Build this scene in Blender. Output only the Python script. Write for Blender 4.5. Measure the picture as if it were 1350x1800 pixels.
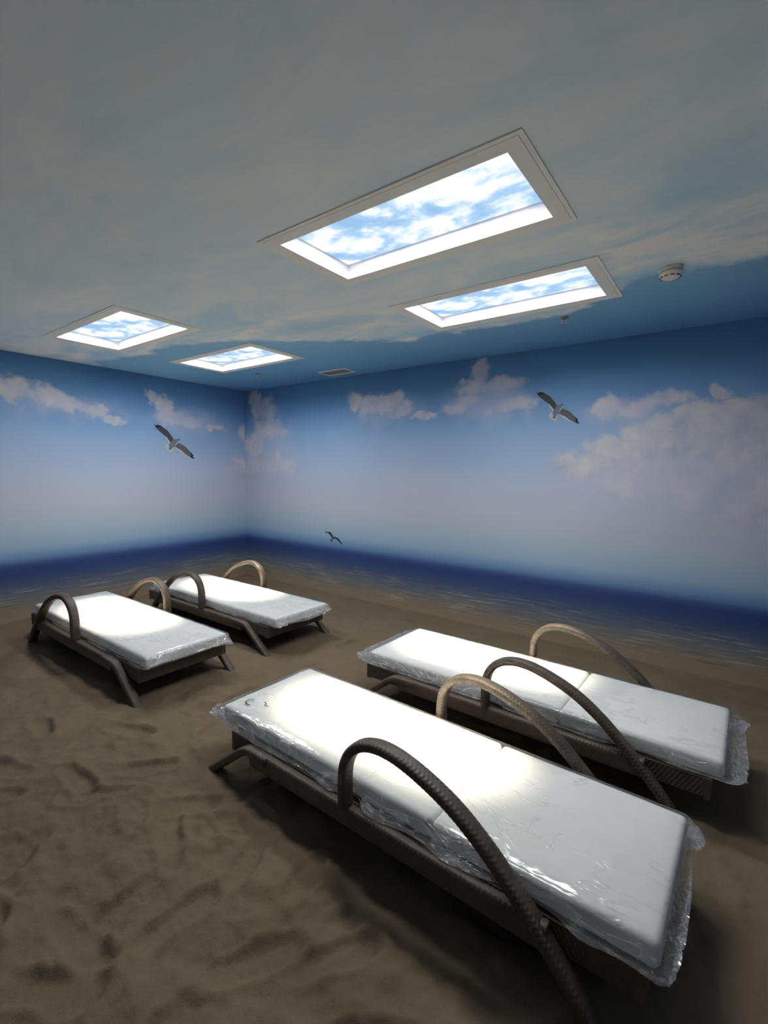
import bpy, bmesh, math, random
import numpy as np
from mathutils import Vector, Matrix, noise as mnoise

for _o in list(bpy.data.objects):
    bpy.data.objects.remove(_o)
scene = bpy.context.scene
COL = scene.collection

# ------------------------------------------------------------------ camera
CAM_H = 1.54
FPX = 827.94                                   # focal length in pixels of the 1350 x 1800 frame
R_ = Vector((0.80344841, 0.59524829, 0.01225285))
U_ = Vector((-0.06185271, 0.06298288, 0.99609608))
F_ = Vector((-0.59215277, 0.80106968, -0.08742121))
cam_data = bpy.data.cameras.new('camera')
cam = bpy.data.objects.new('camera', cam_data)
COL.objects.link(cam)
m = Matrix((R_, U_, -F_)).transposed().to_4x4()
m.translation = (0, 0, CAM_H)
cam.matrix_world = m
cam_data.sensor_fit = 'HORIZONTAL'
cam_data.sensor_width = 36
cam_data.lens = 36 * FPX / 1350
cam_data.clip_start = 0.02
scene.camera = cam

# ------------------------------------------------------------------ world, exposure
world = bpy.data.worlds.new('world')
scene.world = world
world.use_nodes = True
world.node_tree.nodes['Background'].inputs[0].default_value = (0, 0, 0, 1)   # a closed room without windows
world.node_tree.nodes['Background'].inputs[1].default_value = 0
scene.view_settings.view_transform = 'Standard'
scene.view_settings.look = 'None'
scene.view_settings.gamma = 1
scene.view_settings.use_curve_mapping = False
scene.view_settings.exposure = 1.0

LAMP_W = 5.8              # the collimated daylight lamp inside each ceiling fitting
LAMP_COL = (1.0, 0.895, 0.66)
LAMP_SPREAD = 18           # degrees
DIFFUSE_W = 10.0           # wide neutral fill light added below each print to lift the room
SKY_PANEL = 0.57           # backlit sky print

# ------------------------------------------------------------------ sizes
XW, YW, CEIL = -5.67, 4.29, 2.64               # mural walls and ceiling height
XE, YN = 1.70, -1.30                           # walls behind and beside the camera
PANEL_L, PANEL_W = 1.319, 0.665
PANELS = [(-1.932, 1.546), (-1.940, 2.640), (-4.770, 1.559), (-4.789, 2.685)]
BORDER_X, BORDER_Y = 0.082, 0.080
WELL = 0.066

def pixel_ray(px, py):
    return F_ + R_ * ((px - 675) / FPX) - U_ * ((py - 900) / FPX)
def on_left(px, py):
    d = pixel_ray(px, py); k = XW / d.x
    return d.y * k, CAM_H + d.z * k            # (y, z) on the left mural wall
def on_far(px, py):
    d = pixel_ray(px, py); k = YW / d.y
    return d.x * k, CAM_H + d.z * k            # (x, z) on the far mural wall

# ------------------------------------------------------------------ helpers
def srgb(r, g, b, k=1.0):
    def f(c):
        c /= 255.0
        return min(0.95, k * (c / 12.92 if c <= 0.04045 else ((c + 0.055) / 1.055) ** 2.4))
    return (f(r), f(g), f(b), 1.0)

def tag(o, label=None, cat=None, group=None, kind=None):
    if label: o['label'] = label
    if cat: o['category'] = cat
    if group: o['group'] = group
    if kind: o['kind'] = kind
    return o

def empty(name, loc=(0, 0, 0), rz=0.0):
    o = bpy.data.objects.new(name, None)
    o.empty_display_size = 0.1
    o.location = loc
    o.rotation_euler = (0, 0, rz)
    COL.objects.link(o)
    return o

def link(name, me, mat=None, parent=None, loc=(0, 0, 0), rot=(0, 0, 0), smooth=False):
    o = bpy.data.objects.new(name, me)
    if mat and not me.materials: me.materials.append(mat)
    o.parent = parent
    o.location = loc
    o.rotation_euler = rot
    COL.objects.link(o)
    if smooth:
        for p in me.polygons: p.use_smooth = True
    return o

def mesh(name, verts, faces):
    me = bpy.data.meshes.new(name)
    me.from_pydata([tuple(v) for v in verts], [], faces)
    me.update()
    return me

def bm_mesh(name, bm):
    bmesh.ops.recalc_face_normals(bm, faces=bm.faces)
    me = bpy.data.meshes.new(name)
    bm.to_mesh(me); bm.free()
    return me

def bm_box(bm, lo, hi, bevel=0.0, seg=2):
    r = bmesh.ops.create_cube(bm, size=1)
    vs = r['verts']
    for v in vs:
        v.co = Vector([lo[i] + (v.co[i] + 0.5) * (hi[i] - lo[i]) for i in range(3)])
    if bevel:
        es = list({e for v in vs for e in v.link_edges})
        bmesh.ops.bevel(bm, geom=es, offset=bevel, segments=seg, affect='EDGES', profile=0.5)

def box_mesh(name, lo, hi, bevel=0.0, seg=2):
    bm = bmesh.new(); bm_box(bm, lo, hi, bevel, seg)
    return bm_mesh(name, bm)

def lathe_mesh(name, prof, n=40):
    verts, faces = [], []
    for r, z in prof:
        for i in range(n):
            a = 2 * math.pi * i / n
            verts.append((r * math.cos(a), r * math.sin(a), z))
    for k in range(len(prof) - 1):
        for i in range(n):
            j = (i + 1) % n
            faces.append((k * n + i, k * n + j, (k + 1) * n + j, (k + 1) * n + i))
    faces.append(tuple(range(n)))
    faces.append(tuple(reversed(range((len(prof) - 1) * n, len(prof) * n))))
    bm = bmesh.new(); me = mesh(name, verts, faces); bm.from_mesh(me)
    bpy.data.meshes.remove(me)
    return bm_mesh(name, bm)

# ------------------------------------------------------------------ material helpers
class NT:
    def __init__(self, name):
        self.mat = bpy.data.materials.new(name)
        self.mat.use_nodes = True
        self.t = self.mat.node_tree
        self.t.nodes.clear()
        self.out = self.t.nodes.new('ShaderNodeOutputMaterial')
    def n(self, typ, **kw):
        nd = self.t.nodes.new(typ)
        for k, v in kw.items(): setattr(nd, k, v)
        return nd
    def l(self, a, b): self.t.links.new(a, b)
    def put(self, sock, v):
        if isinstance(v, bpy.types.NodeSocket): self.l(v, sock)
        else: sock.default_value = v
    def math(self, op, a, b=None, c=None, clamp=False):
        nd = self.n('ShaderNodeMath', operation=op, use_clamp=clamp)
        self.put(nd.inputs[0], a)
        if b is not None: self.put(nd.inputs[1], b)
        if c is not None: self.put(nd.inputs[2], c)
        return nd.outputs[0]
    def vmath(self, op, a, b=None, c=None):
        nd = self.n('ShaderNodeVectorMath', operation=op)
        self.put(nd.inputs[0], a)
        if b is not None: self.put(nd.inputs[1], b)
        if c is not None: self.put(nd.inputs[2], c)
        return nd.outputs['Value'] if op in ('LENGTH', 'DOT_PRODUCT', 'DISTANCE') else nd.outputs[0]
    def noise(self, vec, scale, detail=4, rough=0.55, out=0, dist=0.0):
        nd = self.n('ShaderNodeTexNoise')
        self.l(vec, nd.inputs['Vector'])
        nd.inputs['Scale'].default_value = scale
        nd.inputs['Detail'].default_value = detail
        nd.inputs['Roughness'].default_value = rough
        nd.inputs['Distortion'].default_value = dist
        return nd.outputs[out]
    def ramp(self, fac, stops, interp='LINEAR'):
        nd = self.n('ShaderNodeValToRGB')
        nd.color_ramp.interpolation = interp
        els = nd.color_ramp.elements
        while len(els) > 1: els.remove(els[-1])
        els[0].position, els[0].color = stops[0]
        for p, c in stops[1:]:
            e = els.new(p); e.color = c
        self.put(nd.inputs[0], fac)
        return nd.outputs[0]
    def smooth(self, v, lo, hi):
        nd = self.n('ShaderNodeMapRange', interpolation_type='SMOOTHSTEP')
        self.put(nd.inputs[0], v)
        nd.inputs[1].default_value = lo; nd.inputs[2].default_value = hi
        return nd.outputs[0]
    def mix(self, fac, a, b):
        nd = self.n('ShaderNodeMix', data_type='RGBA')
        self.put(nd.inputs[0], fac); self.put(nd.inputs[6], a); self.put(nd.inputs[7], b)
        return nd.outputs[2]
    def coords(self): return self.n('ShaderNodeTexCoord').outputs['Object']
    def sep(self, v):
        nd = self.n('ShaderNodeSeparateXYZ'); self.l(v, nd.inputs[0]); return nd.outputs
    def comb(self, x, y, z=0.0):
        nd = self.n('ShaderNodeCombineXYZ')
        for s, v in zip(nd.inputs, (x, y, z)): self.put(s, v)
        return nd.outputs[0]
    def principled(self, color, rough=0.7, spec=0.3, bump=None, bump_dist=0.002, bump_str=1.0, metallic=0.0, **kw):
        p = self.n('ShaderNodeBsdfPrincipled')
        self.put(p.inputs['Base Color'], color)
        self.put(p.inputs['Roughness'], rough)
        p.inputs['Metallic'].default_value = metallic
        p.inputs['Specular IOR Level'].default_value = spec
        if bump is not None:
            b = self.n('ShaderNodeBump')
            b.inputs['Distance'].default_value = bump_dist
            b.inputs['Strength'].default_value = bump_str
            self.l(bump, b.inputs['Height']); self.l(b.outputs[0], p.inputs['Normal'])
        for k, v in kw.items(): self.put(p.inputs[k], v)
        self.l(p.outputs[0], self.out.inputs[0])
        return p

def plain(name, color, rough=0.6, spec=0.3, metallic=0.0):
    t = NT(name); t.principled(color, rough, spec, metallic=metallic); return t.mat

CK = 2.55
WK = 1.32      # printed colours: display colour -> ink reflectance

def cloud_density(t, p2, blobs, warp=0.24, wscale=4.2, amp=1.15, nscale=6.0):
    """painted cumulus: ellipses (h, z, rh, rz, strength), warped and frayed by noise"""
    wn = t.noise(p2, wscale, 3, 0.6, out=1)
    w = t.vmath('MULTIPLY_ADD', wn, (warp, warp, 0), (-warp / 2, -warp / 2, 0))
    q = t.vmath('ADD', p2, w)
    best = None
    for h, z, rh, rz, s in blobs:
        v = t.vmath('MULTIPLY_ADD', q, (1 / rh, 1 / rz, 0), (-h / rh, -z / rz, 0))
        d = t.math('MULTIPLY_ADD', t.vmath('LENGTH', v), -s, s)
        best = d if best is None else t.math('MAXIMUM', best, d)
    n = t.noise(p2, nscale, 7, 0.6)
    return t.math('MULTIPLY_ADD', t.math('SUBTRACT', n, 0.5), amp, best), n

SKY_STOPS = [(0.00, (136, 120, 98)), (0.035, (126, 116, 100)), (0.075, (108, 108, 108)), (0.11, (84, 94, 112)),
             (0.145, (58, 74, 108)), (0.17, (46, 63, 108)), (0.194, (39, 56, 106)), (0.212, (50, 74, 120)), (0.238, (94, 124, 162)),
             (0.275, (128, 152, 176)), (0.34, (147, 161, 177)), (0.43, (156, 162, 176)), (0.54, (150, 160, 180)),
             (0.64, (134, 152, 180)), (0.74, (116, 144, 178)), (0.84, (90, 128, 170)), (0.92, (72, 112, 154)), (1.0, (62, 102, 146))]

def mural(name, axis, blobs, faint):
    t = NT(name)
    s = t.sep(t.coords())
    h = s[axis]; z = s[2]
    p2 = t.comb(h, z, 0.0)
    # slow wobble so that the printed bands are not ruler straight; horizon stays level and soft
    lown = t.noise(t.comb(t.math('MULTIPLY', h, 0.5), t.math('MULTIPLY', z, 1.2)), 1.3, 3, 0.5)
    above = t.smooth(z, 0.62, 1.2)
    below = t.smooth(t.math('MULTIPLY', z, -1.0), -0.46, -0.2)
    wob = t.math('MULTIPLY', t.math('SUBTRACT', lown, 0.5), t.math('MULTIPLY_ADD', above, 0.30, t.math('MULTIPLY', below, 0.14)))
    zz = t.math('DIVIDE', t.math('ADD', z, wob), CEIL)
    base = t.ramp(zz, [(p, srgb(*c, k=WK)) for p, c in SKY_STOPS], 'LINEAR')
    # printed clouds
    d, n = cloud_density(t, p2, blobs)
    mask = t.math('MULTIPLY', t.smooth(d, 0.04, 0.55), 0.90)
    # sunlit crowns and grey undersides of the printed clouds
    n_up = t.noise(t.vmath('ADD', p2, (0.02, 0.055, 0)), 5.0, 7, 0.6)
    relief = t.math('ADD', t.math('MULTIPLY_ADD', t.math('SUBTRACT', n, n_up), 0.8, 0.5), t.math('MULTIPLY', t.math('SUBTRACT', t.noise(p2, 1.9, 4, 0.55), 0.5), 1.1))
    ccol = t.ramp(relief, [(0.22, srgb(132, 144, 166, k=WK)), (0.50, srgb(162, 164, 174, k=WK)), (0.78, srgb(186, 182, 181, k=WK))])
    col = t.mix(mask, base, ccol)
    if faint:
        d2, n2 = cloud_density(t, p2, faint, warp=0.3, amp=0.7, nscale=3.5)
        mask2 = t.math('MULTIPLY', t.smooth(d2, 0.0, 0.7), 0.55)
        col = t.mix(mask2, col, srgb(158, 163, 184, k=WK))
    # wavelets printed on the shallow water
    wv = t.noise(t.comb(t.math('MULTIPLY', h, 1.1), t.math('MULTIPLY', z, 20.0)), 2.6, 5, 0.62, dist=0.4)
    patch = t.noise(t.comb(t.math('MULTIPLY', h, 0.9), t.math('MULTIPLY', z, 3.0)), 1.7, 2, 0.5)
    band = t.math('MULTIPLY', t.smooth(z, 0.0, 0.14), t.smooth(t.math('MULTIPLY', z, -1.0), -0.42, -0.27))
    wm = t.math('MULTIPLY', t.math('MULTIPLY', t.smooth(wv, 0.52, 0.66), t.smooth(patch, 0.32, 0.58)), band)
    col = t.mix(t.math('MULTIPLY', wm, 0.6), col, srgb(160, 152, 136, k=WK))
    wd = t.math('MULTIPLY', t.math('MULTIPLY', t.smooth(t.math('MULTIPLY', wv, -1.0), -0.46, -0.33), 0.35), band)
    col = t.mix(wd, col, srgb(40, 50, 74, k=WK))
    fine = t.noise(p2, 160, 2, 0.5)
    t.principled(col, 0.62, 0.25, bump=fine, bump_dist=0.0006)
    return t.mat

left_blobs = [(1.40, 2.33, 0.26, 0.13, 1.0), (1.62, 2.30, 0.24, 0.14, 1.1), (1.86, 2.27, 0.24, 0.11, 1.0), (2.08, 2.22, 0.24, 0.11, 1.05),
              (2.30, 2.17, 0.20, 0.09, 1.0), (2.52, 2.09, 0.16, 0.06, 0.95),
              (2.96, 2.40, 0.10, 0.13, 1.0), (3.10, 2.31, 0.17, 0.17, 1.1), (3.18, 2.17, 0.28, 0.11, 1.0), (3.44, 2.14, 0.26, 0.11, 0.85),
              (3.78, 2.09, 0.22, 0.06, 0.7), (4.16, 1.56, 0.22, 0.17, 0.85), (4.28, 2.05, 0.12, 0.16, 0.7), (4.3, 1.45, 0.3, 0.15, 0.8)]
left_faint = [(3.4, 2.15, 0.7, 0.22, 0.8), (2.0, 2.2, 0.9, 0.22, 0.6), (4.15, 1.5, 0.4, 0.3, 0.6)]
far_blobs = [(-5.42, 2.52, 0.22, 0.14, 1.0), (-5.28, 2.36, 0.34, 0.20, 1.1), (-5.18, 2.10, 0.36, 0.20, 1.1), (-4.92, 2.02, 0.17, 0.13, 0.9),
             (-5.10, 1.62, 0.34, 0.20, 1.1), (-4.82, 1.56, 0.34, 0.15, 1.0), (-5.40, 1.55, 0.34, 0.22, 1.0), (-5.45, 1.85, 0.3, 0.3, 1.0),
             (-3.62, 2.34, 0.20, 0.15, 1.1), (-3.38, 2.27, 0.24, 0.12, 1.0), (-3.12, 2.28, 0.22, 0.15, 1.1), (-2.95, 2.20, 0.2, 0.10, 1.0), (-2.66, 2.11, 0.20, 0.06, 1.0),
             (-2.02, 2.50, 0.13, 0.11, 1.1), (-2.12, 2.37, 0.20, 0.12, 1.0), (-1.85, 2.35, 0.30, 0.10, 0.95), (-2.14, 2.24, 0.16, 0.08, 1.0), (-2.30, 2.16, 0.25, 0.08, 0.8),
             (-1.62, 2.16, 0.24, 0.08, 0.9), (-1.85, 2.13, 0.2, 0.06, 0.6),
             (-0.86, 2.10, 0.16, 0.11, 1.0), (-0.66, 2.06, 0.24, 0.09, 0.9), (-0.44, 2.10, 0.22, 0.09, 0.85), (-0.13, 2.145, 0.07, 0.07, 1.0),
             (-1.10, 1.60, 0.28, 0.16, 1.0), (-0.82, 1.72, 0.32, 0.20, 1.1), (-0.48, 1.80, 0.40, 0.24, 1.7), (-0.10, 1.84, 0.48, 0.29, 2.2), (0.35, 1.84, 0.55, 0.32, 2.2),
             (-0.50, 1.58, 0.75, 0.26, 1.8), (0.20, 1.52, 0.8, 0.40, 2.2), (1.0, 1.8, 0.5, 0.4, 1.2)]
far_faint = [(-3.2, 2.22, 0.8, 0.22, 0.7), (-1.95, 2.2, 0.7, 0.28, 0.8), (-0.3, 1.42, 1.2, 0.36, 1.0), (-5.1, 1.75, 0.7, 0.7, 0.8), (0.6, 1.5, 0.9, 0.5, 0.9), (-0.7, 2.06, 0.5, 0.14, 0.8)]
M_LEFT = mural('mural_left', 1, left_blobs, left_faint)
M_FAR = mural('mural_far', 0, far_blobs, far_faint)
M_EAST = mural('mural_right', 1, [(1.0, 1.8, 0.6, 0.25, 1.1), (2.4, 2.1, 0.5, 0.15, 1.0), (-0.4, 1.6, 0.5, 0.2, 1.0)], [])
M_NEAR = mural('mural_near', 0, [(-3.0, 1.9, 0.6, 0.25, 1.1), (-0.8, 2.1, 0.5, 0.15, 1.0)], [])

def ceiling_material():
    t = NT('mural_ceiling')
    c = t.coords()
    s = t.sep(c)
    p2 = t.comb(s[0], s[1], 0.0)
    # the printed cloud bank: its edge y_b(x) against the deep blue rim
    edge = [(-6.0, 2.35), (-5.5, 2.25), (-4.3, 2.30), (-3.55, 2.50), (-3.1, 2.88), (-2.7, 3.12), (-2.2, 3.34), (-1.5, 3.42), (-0.85, 3.40), (-0.6, 3.12), (-0.4, 2.98), (0.1, 3.10), (0.8, 3.2), (2.0, 3.1)]
    fac = t.math('MULTIPLY_ADD', s[0], 1 / 8.0, 6 / 8.0)
    yb = t.ramp(fac, [((x + 6) / 8.0, (y / 4, y / 4, y / 4, 1)) for x, y in edge], 'B_SPLINE')
    nn = t.noise(p2, 1.6, 7, 0.62)
    dist = t.math('SUBTRACT', s[1], t.math('MULTIPLY', yb, 4.0))          # > 0 on the blue side
    d = t.math('MULTIPLY_ADD', t.math('SUBTRACT', nn, 0.5), 0.75, dist)
    bluemask = t.smooth(d, -0.02, 0.10)
    deep = t.smooth(s[1], 2.6, 4.4)
    blue = t.mix(deep, srgb(112, 152, 180, k=1.6), srgb(68, 110, 152, k=1.6))
    wisp = t.noise(t.comb(t.math('MULTIPLY', s[0], 0.8), t.math('MULTIPLY', s[1], 1.7)), 1.5, 7, 0.62, dist=0.5)
    cloud = t.ramp(wisp, [(0.32, srgb(116, 143, 160, k=CK)), (0.48, srgb(142, 154, 160, k=CK)), (0.60, srgb(172, 170, 164, k=CK))])
    grey = t.ramp(wisp, [(0.3, srgb(139, 152, 161, k=CK)), (0.7, srgb(158, 163, 166, k=CK))])
    away = t.smooth(d, -1.3, -0.35)
    col = t.mix(bluemask, t.mix(away, grey, cloud), blue)
    t.principled(col, 0.75, 0.2, bump=t.noise(c, 140, 2), bump_dist=0.0006)
    return t.mat
M_CEIL = ceiling_material()

def sand_material():
    t = NT('sand')
    c = t.coords()
    n1 = t.noise(c, 1.1, 4, 0.55)
    n2 = t.noise(c, 9, 5, 0.6)
    n3 = t.noise(c, 420, 2, 0.6)
    col = t.ramp(n1, [(0.3, (0.160, 0.125, 0.084, 1)), (0.7, (0.205, 0.160, 0.108, 1))])
    col = t.mix(t.math('MULTIPLY', t.smooth(n2, 0.5, 0.75), 0.35), col, (0.135, 0.105, 0.073, 1))
    col = t.mix(t.math('MULTIPLY', t.smooth(n3, 0.6, 0.8), 0.35), col, (0.11, 0.085, 0.06, 1))
    hgt = t.math('ADD', t.math('MULTIPLY', t.noise(c, 60, 5, 0.65), 0.8), t.math('MULTIPLY', n3, 0.35))
    t.principled(col, 0.95, 0.1, bump=hgt, bump_dist=0.006, bump_str=0.8)
    return t.mat
M_SAND = sand_material()

def rattan_material():
    t = NT('brown_rattan')
    c = t.coords()
    n = t.noise(c, 18, 4, 0.6)
    n2 = t.noise(t.vmath('MULTIPLY', c, (90, 400, 400)), 1.0, 2, 0.5)
    col = t.ramp(n, [(0.3, (0.072, 0.055, 0.042, 1)), (0.7, (0.115, 0.090, 0.070, 1))])
    col = t.mix(t.math('MULTIPLY', n2, 0.3), col, (0.055, 0.043, 0.034, 1))
    t.principled(col, 0.48, 0.45, bump=n2, bump_dist=0.0008)
    return t.mat
M_RATTAN = rattan_material()

def foam_material():
    t = NT('white_cover')
    c = t.coords()
    n = t.noise(c, 6, 4, 0.6)
    col = t.ramp(n, [(0.3, (0.76, 0.77, 0.76, 1)), (0.7, (0.82, 0.82, 0.81, 1))])
    t.principled(col, 0.8, 0.2, bump=t.noise(t.vmath('MULTIPLY', c, (1.0, 2.2, 1.0)), 5, 3, 0.5), bump_dist=0.005, bump_str=0.35)
    return t.mat
M_FOAM = foam_material()

def film_material():
    t = NT('clear_plastic_film')
    c = t.coords()
    z = t.sep(c)[2]
    low = t.smooth(t.math('MULTIPLY', z, -1.0), -0.083, -0.070)         # hanging sides and tails, not the taut top
    w = t.vmath('ADD', c, t.vmath('MULTIPLY', t.noise(c, 2.2, 2, 0.5, out=1), (0.5, 0.30, 0.3)))
    def ridged(scale, width, detail=3):
        n = t.noise(t.vmath('MULTIPLY', w, scale), 1.0, detail, 0.5)
        a = t.math('ABSOLUTE', t.math('SUBTRACT', n, 0.5))
        return t.math('SUBTRACT', 1.0, t.smooth(a, 0.0, width))
    fold = ridged((3.0, 15.0, 20.0), 0.035)          # long folds along the mattress
    fold2 = ridged((11.0, 4.5, 16.0), 0.022)         # short cross creases
    crush = ridged((9.0, 24.0, 42.0), 0.05, 3)      # crushed film on the sides
    p1 = t.smooth(t.noise(c, 3.1, 3, 0.5), 0.52, 0.66)
    p2 = t.smooth(t.noise(t.vmath('ADD', c, (3.7, 1.9, 0.4)), 4.3, 3, 0.5), 0.55, 0.66)
    top = t.math('ADD', t.math('MULTIPLY', fold, p1), t.math('MULTIPLY', fold2, p2))
    wr = t.math('ADD', t.math('MULTIPLY', top, 0.38), t.math('MULTIPLY', t.math('MULTIPLY', crush, low), 1.2))
    soft = t.noise(t.vmath('MULTIPLY', w, (4, 9, 9)), 1.0, 4, 0.55)
    hgt = t.math('ADD', wr, t.math('MULTIPLY', soft, 1.2))
    b = t.n('ShaderNodeBump'); b.inputs['Distance'].default_value = 0.006; b.inputs['Strength'].default_value = 0.8
    t.l(hgt, b.inputs['Height'])
    gl = t.n('ShaderNodeBsdfGlossy'); gl.inputs['Roughness'].default_value = 0.10
    gl.inputs['Color'].default_value = (0.97, 0.97, 0.97, 1)
    t.l(b.outputs[0], gl.inputs['Normal'])
    tr = t.n('ShaderNodeBsdfTransparent'); tr.inputs['Color'].default_value = (0.975, 0.98, 0.98, 1)
    df = t.n('ShaderNodeBsdfDiffuse'); df.inputs['Color'].default_value = (0.88, 0.88, 0.89, 1)
    fr = t.n('ShaderNodeFresnel'); fr.inputs['IOR'].default_value = 1.5
    t.l(b.outputs[0], fr.inputs['Normal'])
    m1 = t.n('ShaderNodeMixShader')
    milky_glint = t.math('MULTIPLY_ADD', wr, 0.26, t.math('MULTIPLY_ADD', low, 0.08, 0.02))  # white mixed into the creases: cloudy film plus painted-in glints
    t.put(m1.inputs[0], milky_glint); t.l(tr.outputs[0], m1.inputs[1]); t.l(df.outputs[0], m1.inputs[2])
    m2 = t.n('ShaderNodeMixShader')
    t.put(m2.inputs[0], t.math('MINIMUM', fr.outputs[0], 0.45)); t.l(m1.outputs[0], m2.inputs[1]); t.l(gl.outputs[0], m2.inputs[2])
    t.l(m2.outputs[0], t.out.inputs[0])
    return t.mat
M_FILM = film_material()

def sky_panel_material():
    t = NT('backlit_sky_print')
    c = t.coords()
    p = t.vmath('MULTIPLY', c, (1.0, 1.35, 1.0))
    n = t.noise(p, 5.0, 6, 0.55, dist=0.25)
    n2 = t.noise(p, 11.0, 5, 0.6)
    v = t.math('ADD', n, t.math('MULTIPLY', t.math('SUBTRACT', n2, 0.5), 0.20))
    col = t.ramp(v, [(0.36, (0.30, 0.50, 0.76, 1)), (0.46, (0.42, 0.62, 0.84, 1)), (0.54, (0.72, 0.83, 0.92, 1)), (0.62, (1.0, 0.98, 0.94, 1))])
    em = t.n('ShaderNodeEmission'); em.inputs[1].default_value = SKY_PANEL
    t.l(col, em.inputs[0]); t.l(em.outputs[0], t.out.inputs[0])
    return t.mat
M_SKYPRINT = sky_panel_material()
M_TRIM = plain('cream_painted_frame', (0.90, 0.875, 0.84, 1), 0.5, 0.3)
M_REFLECT = plain('white_reflector', (0.66, 0.66, 0.72, 1), 0.6, 0.2)
M_PLASTIC = plain('ivory_plastic', (0.78, 0.74, 0.66, 1), 0.45, 0.4)
M_BLACK = plain('black_slot', (0.02, 0.02, 0.02, 1), 0.6, 0.2)
M_CHROME = plain('chrome', (0.75, 0.75, 0.77, 1), 0.18, 0.5, 1.0)
M_DARKMETAL = plain('grey_escutcheon', (0.20, 0.21, 0.22, 1), 0.4, 0.4, 0.6)
M_VENT = plain('vent_enamel', (0.66, 0.62, 0.56, 1), 0.5, 0.3)
M_INK = plain('black_marker_ink', (0.03, 0.03, 0.035, 1), 0.7, 0.2)
M_GULL_DARK = plain('printed_gull_wing', (0.055, 0.062, 0.075, 1), 0.6, 0.2)
M_GULL_TIP = plain('printed_gull_wing_tip', (0.018, 0.020, 0.028, 1), 0.6, 0.2)
M_GULL_BODY = plain('printed_gull_body', (0.15, 0.18, 0.22, 1), 0.6, 0.2)
M_GULL_PALE = plain('printed_gull_pale', (0.48, 0.48, 0.50, 1), 0.6, 0.2)
M_GULL_WING2 = plain('printed_gull_wing_grey', (0.11, 0.115, 0.125, 1), 0.6, 0.2)

# ------------------------------------------------------------------ room shell
def slab(name, lo, hi, mat):
    o = link(name, box_mesh(name, lo, hi), mat)
    return tag(o, kind='structure')
T = 0.12
tag(slab('wall_left', (XW - T, YN - T, -0.2), (XW, YW + T, CEIL + T), M_LEFT), 'left wall with printed mural of sea, sky and clouds', 'wall')
tag(slab('wall_far', (XW, YW, -0.2), (XE, YW + T, CEIL + T), M_FAR), 'far wall with printed mural of sea and big cumulus clouds', 'wall')
tag(slab('wall_right', (XE, YN - T, -0.2), (XE + T, YW + T, CEIL + T), M_EAST), 'right wall with printed sea mural outside the picture', 'wall')
tag(slab('wall_near', (XW, YN - T, -0.2), (XE, YN, CEIL + T), M_NEAR), 'wall behind the camera with printed sea mural', 'wall')

# ceiling with four openings for the light wells
holes = [(x + BORDER_X, x + PANEL_L - BORDER_X, y + BORDER_Y, y + PANEL_W - BORDER_Y) for x, y in PANELS]
xs = sorted({XW, XE} | {v for h in holes for v in h[:2]})
ys = sorted({YN, YW} | {v for h in holes for v in h[2:]})
verts = [(x, y, CEIL) for y in ys for x in xs]
faces = []
for j in range(len(ys) - 1):
    for i in range(len(xs) - 1):
        cx, cy = (xs[i] + xs[i + 1]) / 2, (ys[j] + ys[j + 1]) / 2
        if any(h[0] < cx < h[1] and h[2] < cy < h[3] for h in holes): continue
        a = j * len(xs) + i
        faces.append((a, a + len(xs), a + len(xs) + 1, a + 1))
tag(link('ceiling', mesh('ceiling', verts, faces), M_CEIL), 'ceiling with printed sky mural and four light openings', 'ceiling', kind='structure')

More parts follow.
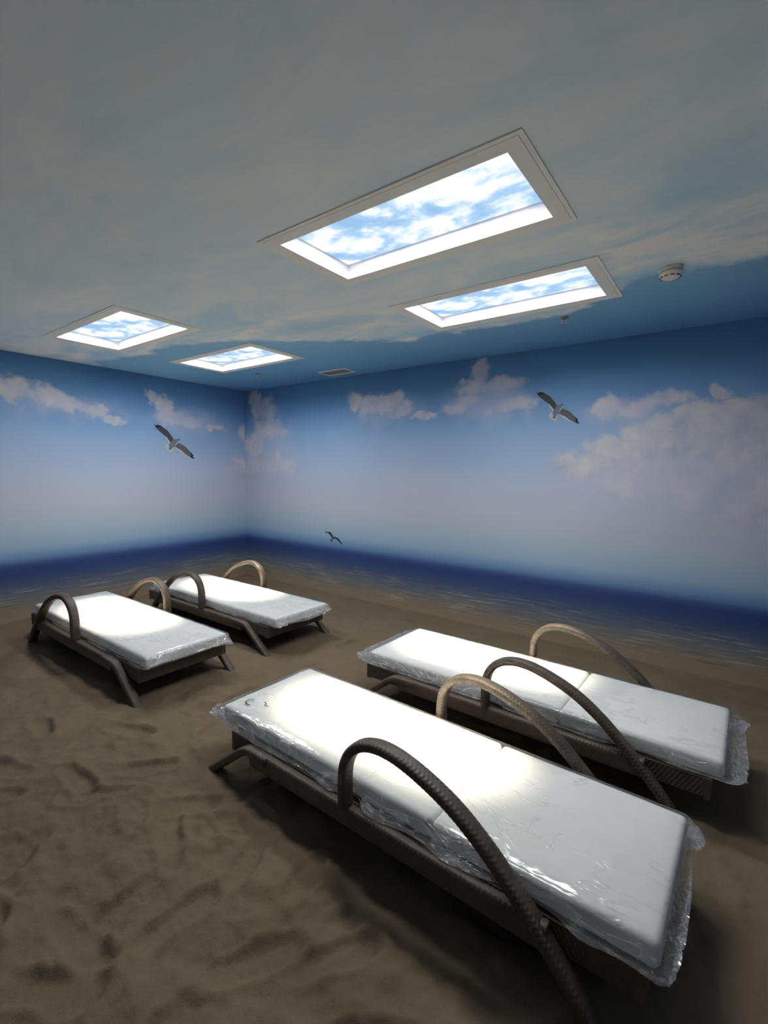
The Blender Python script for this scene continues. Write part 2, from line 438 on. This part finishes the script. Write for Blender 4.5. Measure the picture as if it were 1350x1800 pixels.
# ------------------------------------------------------------------ sand floor with dents and footprints
LOUNGERS = [(-1.060, 1.678, -1.5), (-0.955, 2.745, -1.5), (-4.010, 1.770, 180.0), (-4.010, 2.830, 180.0)]
def build_floor():
    st = 0.0125
    nx = int((XE - XW) / st) + 1; ny = int((YW - YN) / st) + 1
    gx = np.linspace(XW, XE, nx); gy = np.linspace(YN, YW, ny)
    X, Y = np.meshgrid(gx, gy)
    rng = np.random.default_rng(7)
    fx = np.fft.fftfreq(nx, st)[None, :]; fy = np.fft.fftfreq(ny, st)[:, None]
    fr = np.sqrt(fx ** 2 + fy ** 2)
    def band(lo, hi, ani=1.0):
        w = np.fft.fft2(rng.standard_normal((ny, nx)))
        f = np.sqrt((fx * ani) ** 2 + fy ** 2)
        g = np.exp(-(f * hi) ** 2) * (1 - np.exp(-(f * lo) ** 2))
        z = np.real(np.fft.ifft2(w * g))
        return z / z.std()
    rough = np.clip(1.15 - np.hypot(X + 1.3, (Y - 0.4)) / 4.0, 0.25, 1.0)      # trodden most by the entrance
    Z = 0.006 * band(0.9, 0.30) + rough * (0.0060 * band(0.55, 0.14) + 0.0021 * band(0.16, 0.045)) + 0.0007 * band(0.06, 0.02)
    def stamp(cx, cy, ang, ln, wd, depth, sole):
        r = ln * 0.9
        i0, i1 = np.searchsorted(gx, [cx - r, cx + r]); j0, j1 = np.searchsorted(gy, [cy - r, cy + r])
        if i1 - i0 < 3 or j1 - j0 < 3: return
        x = X[j0:j1, i0:i1] - cx; y = Y[j0:j1, i0:i1] - cy
        ca, sa = math.cos(ang), math.sin(ang)
        u = (x * ca + y * sa) / (ln / 2); v = (-x * sa + y * ca) / (wd / 2)
        if sole:
            waist = 1.0 - 0.22 * np.exp(-((u + 0.25) / 0.28) ** 2) - 0.10 * (u < -0.4)
            v = v / waist
            d = (np.abs(u) ** 3.2 + np.abs(v) ** 2.6) ** (1 / 2.9)
        else:
            d = np.sqrt(u ** 2 + v ** 2)
        inside = 1 / (1 + np.exp((d - 1) * (11 if sole else 6)))
        rim = np.exp(-((d - 1.28) / 0.20) ** 2)
        hh = -depth * inside * (1 + 0.35 * u) + depth * 0.42 * rim
        if sole:
            hh = hh + inside * 0.0022 * np.sign(np.sin(u * 24 + 2.2 * np.cos(v * 3)))
            old = Z[j0:j1, i0:i1]
            k = np.clip(inside * 0.75, 0, 1)
            Z[j0:j1, i0:i1] = old * (1 - k) + k * old.mean() + hh
        else:
            Z[j0:j1, i0:i1] += hh
    for k in range(330):                                                        # scuffed hollows
        cx = rng.uniform(XW + 0.3, XE - 0.3); cy = rng.uniform(YN + 0.3, YW - 0.5)
        w = max(0.25, 1.15 - math.hypot(cx + 1.3, cy - 0.4) / 3.2)
        if rng.random() > w: continue
        stamp(cx, cy, rng.uniform(0, 6.28), rng.uniform(0.14, 0.34), rng.uniform(0.08, 0.16), rng.uniform(0.008, 0.026) * w, False)
    prints = [(-1.44, 0.80, 88), (-1.87, 0.99, 153), (-2.33, 0.89, -130), (-2.34, 1.15, -133), (-1.92, 1.12, 38), (-2.19, 0.54, -63), (-1.64, 0.70, -81),
              (-1.63, 0.55, 5), (-1.52, 0.45, 37), (-1.46, 1.10, -67), (-1.12, 0.86, 60), (-0.92, 1.02, 58), (-2.52, 0.88, 0), (-2.75, 1.25, 20),
              (-1.15, 0.55, 100), (-0.85, 0.65, 80), (-2.9, 0.7, 200), (-2.1, 0.25, 70), (-2.6, 1.9, 95), (-2.45, 2.4, 100), (-2.65, 3.1, 80), (-2.4, 1.6, -80),
              (-1.8, 3.6, 10), (-1.1, 3.7, 20), (-0.5, 0.9, 95), (-3.2, 0.95, 170)]
    for cx, cy, a in prints:
        stamp(cx, cy, math.radians(a), rng.uniform(0.26, 0.29), rng.uniform(0.095, 0.11), rng.uniform(0.014, 0.022), True)
    for cx, cy, rz in LOUNGERS:                                                 # the sand lies flatter around the feet
        ca, sa = math.cos(math.radians(rz)), math.sin(math.radians(rz))
        for lx in (-1.010, 0.865):
            for ly in (-0.355, 0.355):
                fx_, fy_ = cx + lx * ca - ly * sa, cy + lx * sa + ly * ca
                k = np.exp(-((X - fx_) ** 2 + (Y - fy_) ** 2) / 0.10 ** 2)
                Z[:] = Z * (1 - k) + 0.004 * k
    wallk = np.clip(np.minimum.reduce([X - XW, XE - X, Y - YN, YW - Y]) / 0.35, 0, 1)
    Z *= 0.25 + 0.75 * wallk
    V = np.stack([X.ravel(), Y.ravel(), Z.ravel()], 1)
    idx = np.arange(nx * ny).reshape(ny, nx)
    Fq = np.stack([idx[:-1, :-1].ravel(), idx[:-1, 1:].ravel(), idx[1:, 1:].ravel(), idx[1:, :-1].ravel()], 1)
    me = bpy.data.meshes.new('floor')
    me.vertices.add(len(V)); me.vertices.foreach_set('co', V.ravel())
    me.loops.add(Fq.size); me.loops.foreach_set('vertex_index', Fq.ravel().astype(np.int32))
    me.polygons.add(len(Fq))
    me.polygons.foreach_set('loop_start', (np.arange(len(Fq)) * 4).astype(np.int32))
    me.polygons.foreach_set('use_smooth', np.ones(len(Fq), dtype=bool))
    me.update(calc_edges=True); me.validate()
    tag(link('floor', me, M_SAND), 'brown sand floor with footprints', 'sand floor', kind='structure')
build_floor()

# ------------------------------------------------------------------ ceiling lights
def ring(bm, x0, x1, y0, y1, a, z0, z1):
    """flat rectangular ring of width a, from z0 down to z1"""
    o = [(x0, y0), (x1, y0), (x1, y1), (x0, y1)]
    i = [(x0 + a, y0 + a), (x1 - a, y0 + a), (x1 - a, y1 - a), (x0 + a, y1 - a)]
    vs = [[bm.verts.new((p[0], p[1], z)) for p in q] for z in (z0, z1) for q in (o, i)]
    ot, it, ob, ib = vs
    for k in range(4):
        n = (k + 1) % 4
        bm.faces.new((ot[k], ot[n], it[n], it[k])); bm.faces.new((ob[k], ib[k], ib[n], ob[n]))
        bm.faces.new((ot[k], ob[k], ob[n], ot[n])); bm.faces.new((it[k], it[n], ib[n], ib[k]))

light_labels = ['largest-looking ceiling light panel, nearest the camera, showing printed clouds',
                'ceiling light panel between the nearest panel and the smoke detector',
                'ceiling light panel closest to the left wall',
                'ceiling light panel nearest the far corner, beside the small air vent']
def make_ceiling_light(x, y, label):
    root = empty('ceiling_light', (x + PANEL_L / 2, y + PANEL_W / 2, CEIL))
    tag(root, label, 'ceiling light', 'backlit sky panels in the ceiling')
    hx, hy = PANEL_L / 2, PANEL_W / 2
    bm = bmesh.new(); ring(bm, -hx, hx, -hy, hy, 0.019, 0.0, -0.006)
    link('outer_trim', bm_mesh('outer_trim', bm), M_TRIM, root)
    bm = bmesh.new(); ring(bm, -hx + 0.0203, hx - 0.0203, -hy + 0.0203, hy - 0.0203, BORDER_Y - 0.0203, 0.0, -0.0066)
    link('frame', bm_mesh('frame', bm), M_TRIM, root)
    ix, iy = hx - BORDER_Y, hy - BORDER_Y
    bm = bmesh.new()
    lo = [bm.verts.new(p) for p in ((-ix, -iy, -0.004), (ix, -iy, -0.004), (ix, iy, -0.004), (-ix, iy, -0.004))]
    jx, jy = ix - 0.012, iy - 0.012
    hi = [bm.verts.new(p) for p in ((-jx, -jy, WELL), (jx, -jy, WELL), (jx, jy, WELL), (-jx, jy, WELL))]
    for k in range(4):
        n = (k + 1) % 4
        bm.faces.new((lo[k], lo[n], hi[n], hi[k]))
    link('reflector', bm_mesh('reflector', bm), M_REFLECT, root)
    link('sky_panel', box_mesh('sky_panel', (-jx - 0.01, -jy - 0.01, WELL), (jx + 0.01, jy + 0.01, WELL + 0.01)), M_SKYPRINT, root)
    ld = bpy.data.lights.new('daylight_lamp', 'AREA')
    ld.shape = 'RECTANGLE'; ld.size = 2 * jx - 0.28; ld.size_y = 0.10
    ld.energy = LAMP_W; ld.color = LAMP_COL; ld.spread = math.radians(LAMP_SPREAD)
    lo_ = bpy.data.objects.new('daylight_lamp', ld); COL.objects.link(lo_)
    lo_.parent = root; lo_.location = (0, -0.085, WELL - 0.008)
    l2 = bpy.data.lights.new('diffuse_fill', 'AREA')  # added fill lamp inside the fitting, raises the diffuse room light
    l2.shape = 'RECTANGLE'; l2.size = 2 * jx - 0.14; l2.size_y = 2 * jy - 0.14
    l2.energy = DIFFUSE_W; l2.color = (1.0, 0.985, 0.96)
    o2 = bpy.data.objects.new('diffuse_fill', l2); COL.objects.link(o2)
    o2.parent = root; o2.location = (0, 0, WELL - 0.004)
    return root
for (x, y), lb in zip(PANELS, light_labels):
    make_ceiling_light(x, y, lb)

# ------------------------------------------------------------------ woven loungers
def catmull(pts, step):
    P = [Vector(p) for p in pts]
    P = [2 * P[0] - P[1]] + P + [2 * P[-1] - P[-2]]
    dense = []
    for i in range(1, len(P) - 2):
        for k in range(24):
            s = k / 24
            a, b, c, d = P[i - 1], P[i], P[i + 1], P[i + 2]
            dense.append(0.5 * ((2 * b) + (c - a) * s + (2 * a - 5 * b + 4 * c - d) * s * s + (3 * b - a - 3 * c + d) * s ** 3))
    dense.append(P[-2])
    out = [dense[0]]; acc = 0.0
    for a, b in zip(dense, dense[1:]):
        L = (b - a).length
        while acc + L >= step:
            k = (step - acc) / L
            a = a.lerp(b, k); out.append(a.copy()); L = (b - a).length; acc = 0.0
        acc += L
    if (out[-1] - dense[-1]).length > step * 0.3: out.append(dense[-1])
    return out

def woven_sweep(name, pts, width, thick, step=0.003, nseg=44, weave=0.0013, sa=0.0085, power=3.2):
    """a wicker-wrapped bar: path in the local xz plane, width along y, strands woven as relief"""
    path = catmull([(p[0], 0, p[1]) for p in pts], step)
    n = len(path)
    ang = np.linspace(0, 2 * np.pi, nseg, endpoint=False)
    ca, sn = np.cos(ang), np.sin(ang)
    e = 2.0 / power
    cy = np.sign(ca) * np.abs(ca) ** e * width / 2
    cn = np.sign(sn) * np.abs(sn) ** e * thick / 2
    per = np.concatenate([[0], np.cumsum(np.hypot(np.diff(np.append(cy, cy[0])), np.diff(np.append(cn, cn[0]))))])
    total = per[-1]
    cells = 2 * max(2, round(total / 0.034))
    tt = per[:-1] / total * cells
    V = np.zeros((n, nseg, 3))
    for i, p in enumerate(path):
        d = (path[min(i + 1, n - 1)] - path[max(i - 1, 0)]).normalized()
        nx_, nz_ = -d.z, d.x                                  # normal within the xz plane
        s = i * step / sa
        k = math.floor(s)
        over = np.tanh(3.5 * np.sin(np.pi * tt + np.pi * (k % 2)))
        hgt = weave * (over * 0.75 + 0.25) * math.sin(math.pi * (s - k)) ** 0.6
        r = np.hypot(cy, cn)
        f = 1 + hgt / r
        V[i, :, 0] = p.x + nx_ * cn * f
        V[i, :, 1] = cy * f
        V[i, :, 2] = p.z + nz_ * cn * f
    verts = V.reshape(-1, 3)
    faces = []
    for i in range(n - 1):
        for j in range(nseg):
            k = (j + 1) % nseg
            faces.append((i * nseg + j, i * nseg + k, (i + 1) * nseg + k, (i + 1) * nseg + j))
    faces.append(tuple(reversed(range(nseg)))); faces.append(tuple(range((n - 1) * nseg, n * nseg)))
    me = mesh(name, verts, faces)
    me.materials.append(M_RATTAN)
    for p in me.polygons: p.use_smooth = True
    return me

def woven_board(name, lx, lz, th, cell=0.009):
    """a flat wicker panel in the local xz plane, woven relief on both faces"""
    nx = max(2, int(lx / 0.0045)); nz = max(2, int(lz / 0.006))
    verts, faces = [], []
    for side in (-1, 1):
        for j in range(nz + 1):
            for i in range(nx + 1):
                x = -lx / 2 + lx * i / nx; z = lz * j / nz
                s = x / cell; q = z / 0.016
                over = math.tanh(3 * math.sin(math.pi * q + math.pi * (math.floor(s) % 2)))
                h = 0.0012 * over * abs(math.sin(math.pi * s)) ** 0.6
                verts.append((x, side * (th / 2 + h), z))
    N = (nx + 1) * (nz + 1)
    for j in range(nz):
        for i in range(nx):
            a = j * (nx + 1) + i
            faces.append((a, a + 1, a + nx + 2, a + nx + 1))
            faces.append((N + a, N + a + nx + 1, N + a + nx + 2, N + a + 1))
    for i in range(nx):
        faces.append((i, N + i, N + i + 1, i + 1))
        a = nz * (nx + 1) + i
        faces.append((a, a + 1, N + a + 1, N + a))
    for j in range(nz):
        a = j * (nx + 1); faces.append((a, a + nx + 1, N + a + nx + 1, N + a))
        b = a + nx; faces.append((b, N + b, N + b + nx + 1, b + nx + 1))
    me = mesh(name, verts, faces); me.materials.append(M_RATTAN)
    return me

HL = 0.975                                                        # half length; foot end at -x
u = lambda v: v - HL
ARM_ME = woven_sweep('armrest', [(u(0.900), 0.235), (u(0.898), 0.33), (u(0.906), 0.41), (u(0.940), 0.475), (u(1.000), 0.518), (u(1.075), 0.535), (u(1.165), 0.528),
                                 (u(1.275), 0.496), (u(1.385), 0.446), (u(1.490), 0.374), (u(1.585), 0.290), (u(1.670), 0.205), (u(1.745), 0.120), (u(1.810), 0.040), (u(1.840), -0.012)], 0.064, 0.040)
LEG_ME = woven_sweep('leg', [(u(0.42), 0.213), (u(0.33), 0.213), (u(0.265), 0.206), (u(0.215), 0.178), (u(0.150), 0.130), (u(0.045), 0.050), (u(-0.040), -0.014)], 0.056, 0.040)
RAIL_ME = woven_sweep('side_rail', [(u(0.30), 0.190), (u(0.70), 0.190), (u(1.1), 0.190), (u(1.45), 0.190), (u(1.69), 0.190)], 0.046, 0.085, power=4.0)
APRON_ME = woven_board('end_apron', 0.66, 0.095, 0.026)
SIDE_ME = woven_board('side_apron', 1.93, 0.085, 0.022)
DECK_ME = box_mesh('deck', (-0.945, -0.325, 0.0), (0.945, 0.325, 0.014), 0.004, 1)
DECK_ME.materials.append(M_RATTAN)

def make_lounger(x, y, rz, label, foot_in=0.0):
    root = empty('sun_lounger', (x, y, 0), math.radians(rz))
    tag(root, label, 'sun lounger', 'wicker sun loungers on the sand')
    for s in (-1, 1):
        link('armrest', ARM_ME, None, root, (0, s * 0.362, 0))
        link('leg', LEG_ME, None, root, (0, s * 0.355, 0))
        link('side_rail', RAIL_ME, None, root, (0, s * 0.353, 0))
        sa_ = link('side_apron', SIDE_ME, None, root, (foot_in / 2, s * 0.318, 0.143))
        sa_.scale.x = (1.93 - foot_in) / 1.93
        link('end_apron', APRON_ME, None, root, (s * 0.955 + (foot_in if s < 0 else 0), 0, 0.134), (0, 0, math.pi / 2))
    dk = link('deck', DECK_ME, None, root, (foot_in / 2, 0, 0.214))
    dk.scale.x = (1.89 - foot_in) / 1.89
    return root
lounger_labels = ['brown wicker sun lounger nearest the camera, on trodden sand',
                  'brown wicker sun lounger behind the nearest one, close to the far wall on the right',
                  'brown wicker sun lounger at the left edge, nearest the left wall, legs in sand',
                  'brown wicker sun lounger farthest away, by the room corner']
for (x, y, rz), lb in zip(LOUNGERS, lounger_labels):
    make_lounger(x, y, rz, lb, 0.09 if rz == -1.5 and y < 2 else 0.0)

# ------------------------------------------------------------------ mattresses in plastic film
MZ0, MT = 0.231, 0.082
def cushion(name, x0, x1, w, seed):
    bm = bmesh.new()
    bm_box(bm, (x0, -w / 2, 0), (x1, w / 2, MT), 0.022, 4)
    es = [e for e in bm.edges if e.calc_length() > 0.3]
    bmesh.ops.subdivide_edges(bm, edges=es, cuts=15, use_grid_fill=True)
    for v in bm.verts:
        if v.co.z > MT * 0.5:
            fx_ = (v.co.x - x0) / (x1 - x0); fy_ = v.co.y / w + 0.5
            e = min(1, 9 * min(fx_, 1 - fx_)) * min(1, 6 * min(fy_, 1 - fy_))
            v.co.z += 0.004 * e + 0.003 * mnoise.noise(Vector((v.co.x * 5 + seed, v.co.y * 5, seed)))
    me = bm_mesh(name, bm); me.materials.append(M_FOAM)
    return me

def film_mesh(name, x0, x1, w, seed, tail0, tail1, flare=0.018):
    nu, nv = 210, 96
    rnd = random.Random(seed)
    V = []
    hw = w / 2 + 0.008
    for i in range(nu + 1):
        t = i / nu
        x = x0 - tail0 + (x1 + tail1 - x0 + tail0) * t
        a = min(1.0, max(0.0, (x - (x0 - tail0)) / (tail0 + 0.012))); b = min(1.0, max(0.0, ((x1 + tail1) - x) / (tail1 + 0.012)))
        k = min(a, b); k = k * k * (3 - 2 * k)                  # 0 in the flattened tail, 1 on the mattress
        for j in range(nv):
            g = 2 * math.pi * j / nv
            c, s = math.cos(g), math.sin(g)
            y = math.copysign(abs(c) ** 0.22, c)
            zz = math.copysign(abs(s) ** 0.22, s)
            nz = mnoise.noise(Vector((x * 7, y * hw * 7 + seed, zz * 2.0)))
            nf = mnoise.noise(Vector((x * 26 + seed, y * hw * 24, zz * 5.0)))
            nc = abs(mnoise.noise(Vector((x * 16 + seed * 2, y * 5, zz * 4.5))))
            top = MT + 0.0075; bot = -0.0015
            zt = (top + bot) / 2 + zz * (top - bot) / 2
            ztail = 0.022 + 0.014 * mnoise.noise(Vector((y * 6, seed, x * 9))) + zz * 0.004
            z = ztail * (1 - k) + zt * k
            yy = y * hw * (1 - 0.04 * (1 - k))
            side = abs(y) > 0.93 and -0.98 < zz < 0.98
            if side:
                dn = max(0.0, 0.5 - zz * 0.62)                       # hangs away from the foam towards the rail
                dn = min(1.0, dn) * (1 - math.exp(-((x + 0.075) / 0.07) ** 4)) * (1 - math.exp(-((x - 0.655) / 0.13) ** 4))   # tucked in at the armrests
                yy += math.copysign(0.002 + flare * dn * (0.75 + 0.6 * nz) + 0.008 * nc * dn, y) if k > 0.05 else 0.0
            if zz > 0.9 and k > 0.9: z += 0.0018 * abs(nf) + 0.0022 * max(0, nz)
            if k < 0.9: z += (1 - k) * (0.016 * nz + 0.012 * nf); 
            xx = x
            if k < 0.6: xx += (0.6 - k) * 0.075 * mnoise.noise(Vector((y * 4.0, seed * 3.1, x)))
            if abs(yy) > 0.318: z = max(z, 0.0075)                # rests on the rail
            V.append((xx, yy, z))
    faces = []
    for i in range(nu):
        for j in range(nv):
            q = (j + 1) % nv
            faces.append((i * nv + j, i * nv + q, (i + 1) * nv + q, (i + 1) * nv + j))
    me = mesh(name, V, faces)
    me.materials.append(M_FILM)
    for p in me.polygons: p.use_smooth = True
    return me

def make_mattress(x, y, rz, label, seed, w=0.612, length=1.98, tails=(0.09, 0.06), flare=0.018):
    root = empty('mattress', (x, y, MZ0), math.radians(rz))
    tag(root, label, 'mattress', 'white mattresses wrapped in clear plastic')
    x0, x1 = -length / 2, length / 2
    xm = x0 + 1.27 * length / 1.97
    link('seat_section', cushion('seat_section', x0, xm - 0.002, w, seed), None, root, smooth=True)
    link('back_section', cushion('back_section', xm + 0.002, x1, w, seed + 5), None, root, smooth=True)
    tag(link('plastic_wrap', film_mesh('plastic_wrap', x0, x1, w, seed, *tails, flare), None, root), 'crinkled clear plastic film')
    return root
m_near = make_mattress(-1.065, 1.679, -2.0, 'plastic-wrapped white mattress nearest the camera, with small black marks at its foot', 1.3, length=2.0, tails=(0.10, 0.04), flare=0.045)
make_mattress(-0.935, 2.745, -1.5, 'plastic-wrapped white mattress behind the nearest one, with a loose film tail at its right end', 7.7, tails=(0.12, 0.075), flare=0.03)
make_mattress(-3.975, 1.771, 180.0, 'plastic-wrapped white mattress on the lounger nearest the left wall', 13.1, tails=(0.05, 0.06))
make_mattress(-3.945, 2.830, 180.0, 'plastic-wrapped white mattress on the farthest lounger by the room corner', 21.9, tails=(0.05, 0.05))

# two short marker strokes on the nearest mattress
def stroke(name, pts, parent, r=0.0028):
    P = catmull([(p[0], p[1], p[2]) for p in pts], 0.004)
    verts, faces = [], []
    for i, p in enumerate(P):
        d = (P[min(i + 1, len(P) - 1)] - P[max(i - 1, 0)]).normalized()
        sd = Vector((-d.y, d.x, 0)) * r
        verts += [p - sd, p + sd, p + sd + Vector((0, 0, 0.0008)), p - sd + Vector((0, 0, 0.0008))]
    for i in range(len(P) - 1):
        for k in range(4):
            n = (k + 1) % 4
            faces.append((i * 4 + k, i * 4 + n, i * 4 + 4 + n, i * 4 + 4 + k))
    return tag(link(name, mesh(name, verts, faces), M_INK, parent), 'short black mark')
zt = MT + 0.0105
stroke('marker_stroke', [(-0.895, -0.185, zt), (-0.915, -0.200, zt), (-0.912, -0.225, zt), (-0.885, -0.236, zt), (-0.865, -0.232, zt)], m_near)
stroke('marker_stroke', [(-0.835, -0.165, zt), (-0.815, -0.170, zt), (-0.805, -0.185, zt), (-0.785, -0.180, zt)], m_near, 0.002)

# ------------------------------------------------------------------ gulls printed on the walls
G1 = dict(
    wing=[(150, 150), (200, 195), (250, 170), (330, 195), (420, 255), (510, 320), (570, 395), (620, 460), (672, 548), (640, 600), (597, 645), (560, 590), (500, 510), (440, 460), (380, 410), (300, 340), (230, 270), (195, 225)],
    wing2=[(785, 650), (850, 670), (950, 725), (1030, 790), (1100, 870), (1160, 930), (1200, 990), (1190, 1020), (1235, 1075), (1190, 1070), (1130, 1030), (1050, 990), (960, 925), (880, 850), (790, 800), (700, 742), (740, 700)],
    body=[(672, 545), (720, 560), (775, 540), (820, 555), (848, 572), (800, 595), (785, 625), (740, 690), (690, 752), (640, 785), (600, 805), (570, 790), (550, 720), (560, 680), (597, 640), (640, 600)],
    tail=[(555, 685), (490, 690), (450, 730), (470, 790), (530, 850), (600, 905), (650, 860), (680, 755)],
    trail=[(440, 460), (500, 510), (560, 590), (597, 650), (560, 675), (525, 610), (480, 545)],
    trail2=[(700, 745), (790, 800), (880, 850), (960, 925), (1050, 990), (1020, 990), (930, 940), (850, 885), (760, 825)],
    throat=[(785, 628), (800, 640), (760, 690), (718, 722), (712, 708), (745, 670)],
    tip=[(150, 150), (200, 195), (250, 170), (330, 195), (400, 245), (330, 240), (270, 245), (230, 270), (195, 225)],
    tip2=[(1110, 885), (1160, 930), (1200, 990), (1190, 1020), (1235, 1075), (1190, 1070), (1120, 1030), (1140, 960)],
    foot=[(567, 775), (543, 825), (560, 832), (588, 785)], foot2=[(605, 795), (580, 832), (600, 842), (632, 790)],
    beak=[(805, 556), (848, 572), (810, 588)])
A_, B_, C_ = Vector((150, 150)), Vector((1235, 1075)), Vector((845, 572))
A2, B2, C2 = Vector((160, 120)), Vector((1200, 870)), Vector((815, 420))
Ms = Matrix(((B_ - A_), (C_ - A_))).transposed(); Md = Matrix(((B2 - A2), (C2 - A2))).transposed()
AFF = Md @ Ms.inverted()
def g1px(p): return (260 + p[0] / 15, 735 + p[1] / 15)
def g2px(p):
    q = AFF @ (Vector(p) - A_) + A2
    return (930 + q.x / 13.5, 680 + q.y / 13.5)
G3 = dict(
    wing=[(250, 230), (400, 240), (510, 250), (560, 310), (645, 470), (580, 500), (520, 410), (430, 300), (300, 268)],
    wing2=[(755, 490), (830, 500), (890, 570), (960, 670), (1040, 812), (960, 750), (880, 660), (800, 590), (735, 540)],
    body=[(640, 468), (690, 475), (705, 440), (740, 425), (735, 470), (762, 490), (740, 545), (640, 562), (592, 592), (568, 530), (580, 490)],
    tail=[(488, 548), (540, 590), (592, 585), (600, 640), (570, 662), (525, 640), (480, 580)])
def g3px(p): return (560 + p[0] / 24.55, 925 + p[1] / 24.55)
MATS = dict(wing=M_GULL_DARK, wing2=M_GULL_WING2, body=M_GULL_BODY, tail=M_GULL_PALE, trail=M_GULL_PALE, trail2=M_GULL_PALE, throat=M_GULL_PALE,
            tip=M_GULL_TIP, tip2=M_GULL_TIP, foot=M_GULL_TIP, foot2=M_GULL_TIP, beak=M_GULL_TIP)
NAMES = dict(wing='wing', wing2='wing', body='body', tail='tail', trail='wing_edge', trail2='wing_edge', throat='throat', tip='wing_tip', tip2='wing_tip', foot='foot', foot2='foot', beak='beak')
LAYER = dict(tail=0.5, trail=0.6, trail2=0.6, wing=1.0, wing2=1.0, body=1.4, throat=1.8, tip=1.5, tip2=1.5, foot=1.9, foot2=1.9, beak=1.9)
def make_gull(polys, topx, wall, label, mats=MATS):
    pts2 = {k: [(on_left if wall == 'left' else on_far)(*topx(p)) for p in v] for k, v in polys.items()}
    ch = sum(p[0] for p in pts2['body']) / len(pts2['body']); cz = sum(p[1] for p in pts2['body']) / len(pts2['body'])
    root = empty('printed_seagull', (XW, ch, cz) if wall == 'left' else (ch, YW, cz))
    tag(root, label, 'seagull print', 'seagulls printed on the wall mural')
    for k, P in pts2.items():
        z = LAYER[k] * 0.001
        n = len(P)
        f = [(z, h - ch, v - cz) if wall == 'left' else (h - ch, -z, v - cz) for h, v in P]
        b = [(0.0, q[1], q[2]) if wall == 'left' else (q[0], 0.0, q[2]) for q in f]
        faces = [tuple(range(n)), tuple(range(2 * n - 1, n - 1, -1))] + [(i, (i + 1) % n, n + (i + 1) % n, n + i) for i in range(n)]
        bm = bmesh.new(); me = mesh('g', f + b, faces); bm.from_mesh(me); bpy.data.meshes.remove(me)
        bmesh.ops.triangulate(bm, faces=[q for q in bm.faces if len(q.verts) > 4])
        link(NAMES[k], bm_mesh(NAMES[k], bm), mats[k], root)
make_gull(G1, g1px, 'left', 'gliding seagull printed on the left wall')
make_gull(G1, g2px, 'far', 'gliding seagull printed high on the far wall, beside the big cloud')
make_gull(G3, g3px, 'far', 'tiny dark seagull printed just above the sea horizon near the room corner',
          dict(wing=M_GULL_TIP, wing2=M_GULL_TIP, body=M_GULL_DARK, tail=M_GULL_TIP))

# ------------------------------------------------------------------ small ceiling fittings
sd = empty('smoke_detector', (-0.34, 3.02, CEIL)); tag(sd, 'round ivory smoke detector on the ceiling', 'smoke detector')
link('base', lathe_mesh('base', [(0.056, 0.0), (0.058, -0.006), (0.058, -0.014), (0.052, -0.018)]), M_PLASTIC, sd, smooth=False)
link('body', lathe_mesh('body', [(0.046, -0.018), (0.054, -0.026), (0.055, -0.036), (0.050, -0.046), (0.038, -0.053), (0.018, -0.056), (0.004, -0.0565)]), M_PLASTIC, sd, smooth=True)
slot_me = box_mesh('slot', (-0.010, -0.003, -0.0025), (0.010, 0.003, 0.0025), 0.001, 1)
for k in range(10):
    a = 2 * math.pi * k / 10
    link('slot', slot_me, M_BLACK, sd, (0.0465 * math.cos(a), 0.0465 * math.sin(a), -0.0475), (0, 0, a + math.pi / 2))

def sprinkler(x, y, label):
    r = empty('fire_sprinkler', (x, y, CEIL)); tag(r, label, 'sprinkler', 'fire sprinklers on the ceiling')
    link('escutcheon', lathe_mesh('escutcheon', [(0.034, 0.0), (0.034, -0.003), (0.026, -0.009), (0.014, -0.012)], 28), M_DARKMETAL, r, smooth=True)
    link('nozzle', lathe_mesh('nozzle', [(0.010, -0.010), (0.011, -0.022), (0.007, -0.026), (0.007, -0.030)], 20), M_CHROME, r, smooth=True)
    bm = bmesh.new()
    for s in (-1, 1):
        bm_box(bm, (s * 0.012 - 0.002, -0.002, -0.046), (s * 0.012 + 0.002, 0.002, -0.020))
    bm_box(bm, (-0.014, -0.002, -0.048), (0.014, 0.002, -0.045))
    link('yoke', bm_mesh('yoke', bm), M_CHROME, r)
    link('bulb', lathe_mesh('bulb', [(0.0025, -0.029), (0.0025, -0.046)], 10), plain('red_glass_bulb', (0.5, 0.05, 0.04, 1), 0.2), r)
    link('deflector', lathe_mesh('deflector', [(0.019, -0.048), (0.020, -0.0495), (0.019, -0.051)], 24), M_CHROME, r)
sprinkler(-1.04, 3.53, 'small chrome fire sprinkler beside the ceiling light near the smoke detector')
sprinkler(-4.50, 3.60, 'small chrome fire sprinkler near the room corner')

vt = empty('air_vent', (-3.66, 4.02, CEIL)); tag(vt, 'small rectangular beige air vent in the ceiling by the far wall', 'air vent')
bm = bmesh.new(); ring(bm, -0.20, 0.20, -0.105, 0.105, 0.020, 0.0, -0.008)
link('frame', bm_mesh('frame', bm), M_TRIM, vt)
link('backing', box_mesh('backing', (-0.185, -0.09, -0.0015), (0.185, 0.09, -0.0005)), M_BLACK, vt)
louver_me = box_mesh('louver', (-0.182, -0.0075, -0.0008), (0.182, 0.0075, 0.0008))
for k in range(10):
    link('louver', louver_me, M_VENT, vt, (0, -0.078 + k * 0.0173, -0.0055), (math.radians(18), 0, 0))
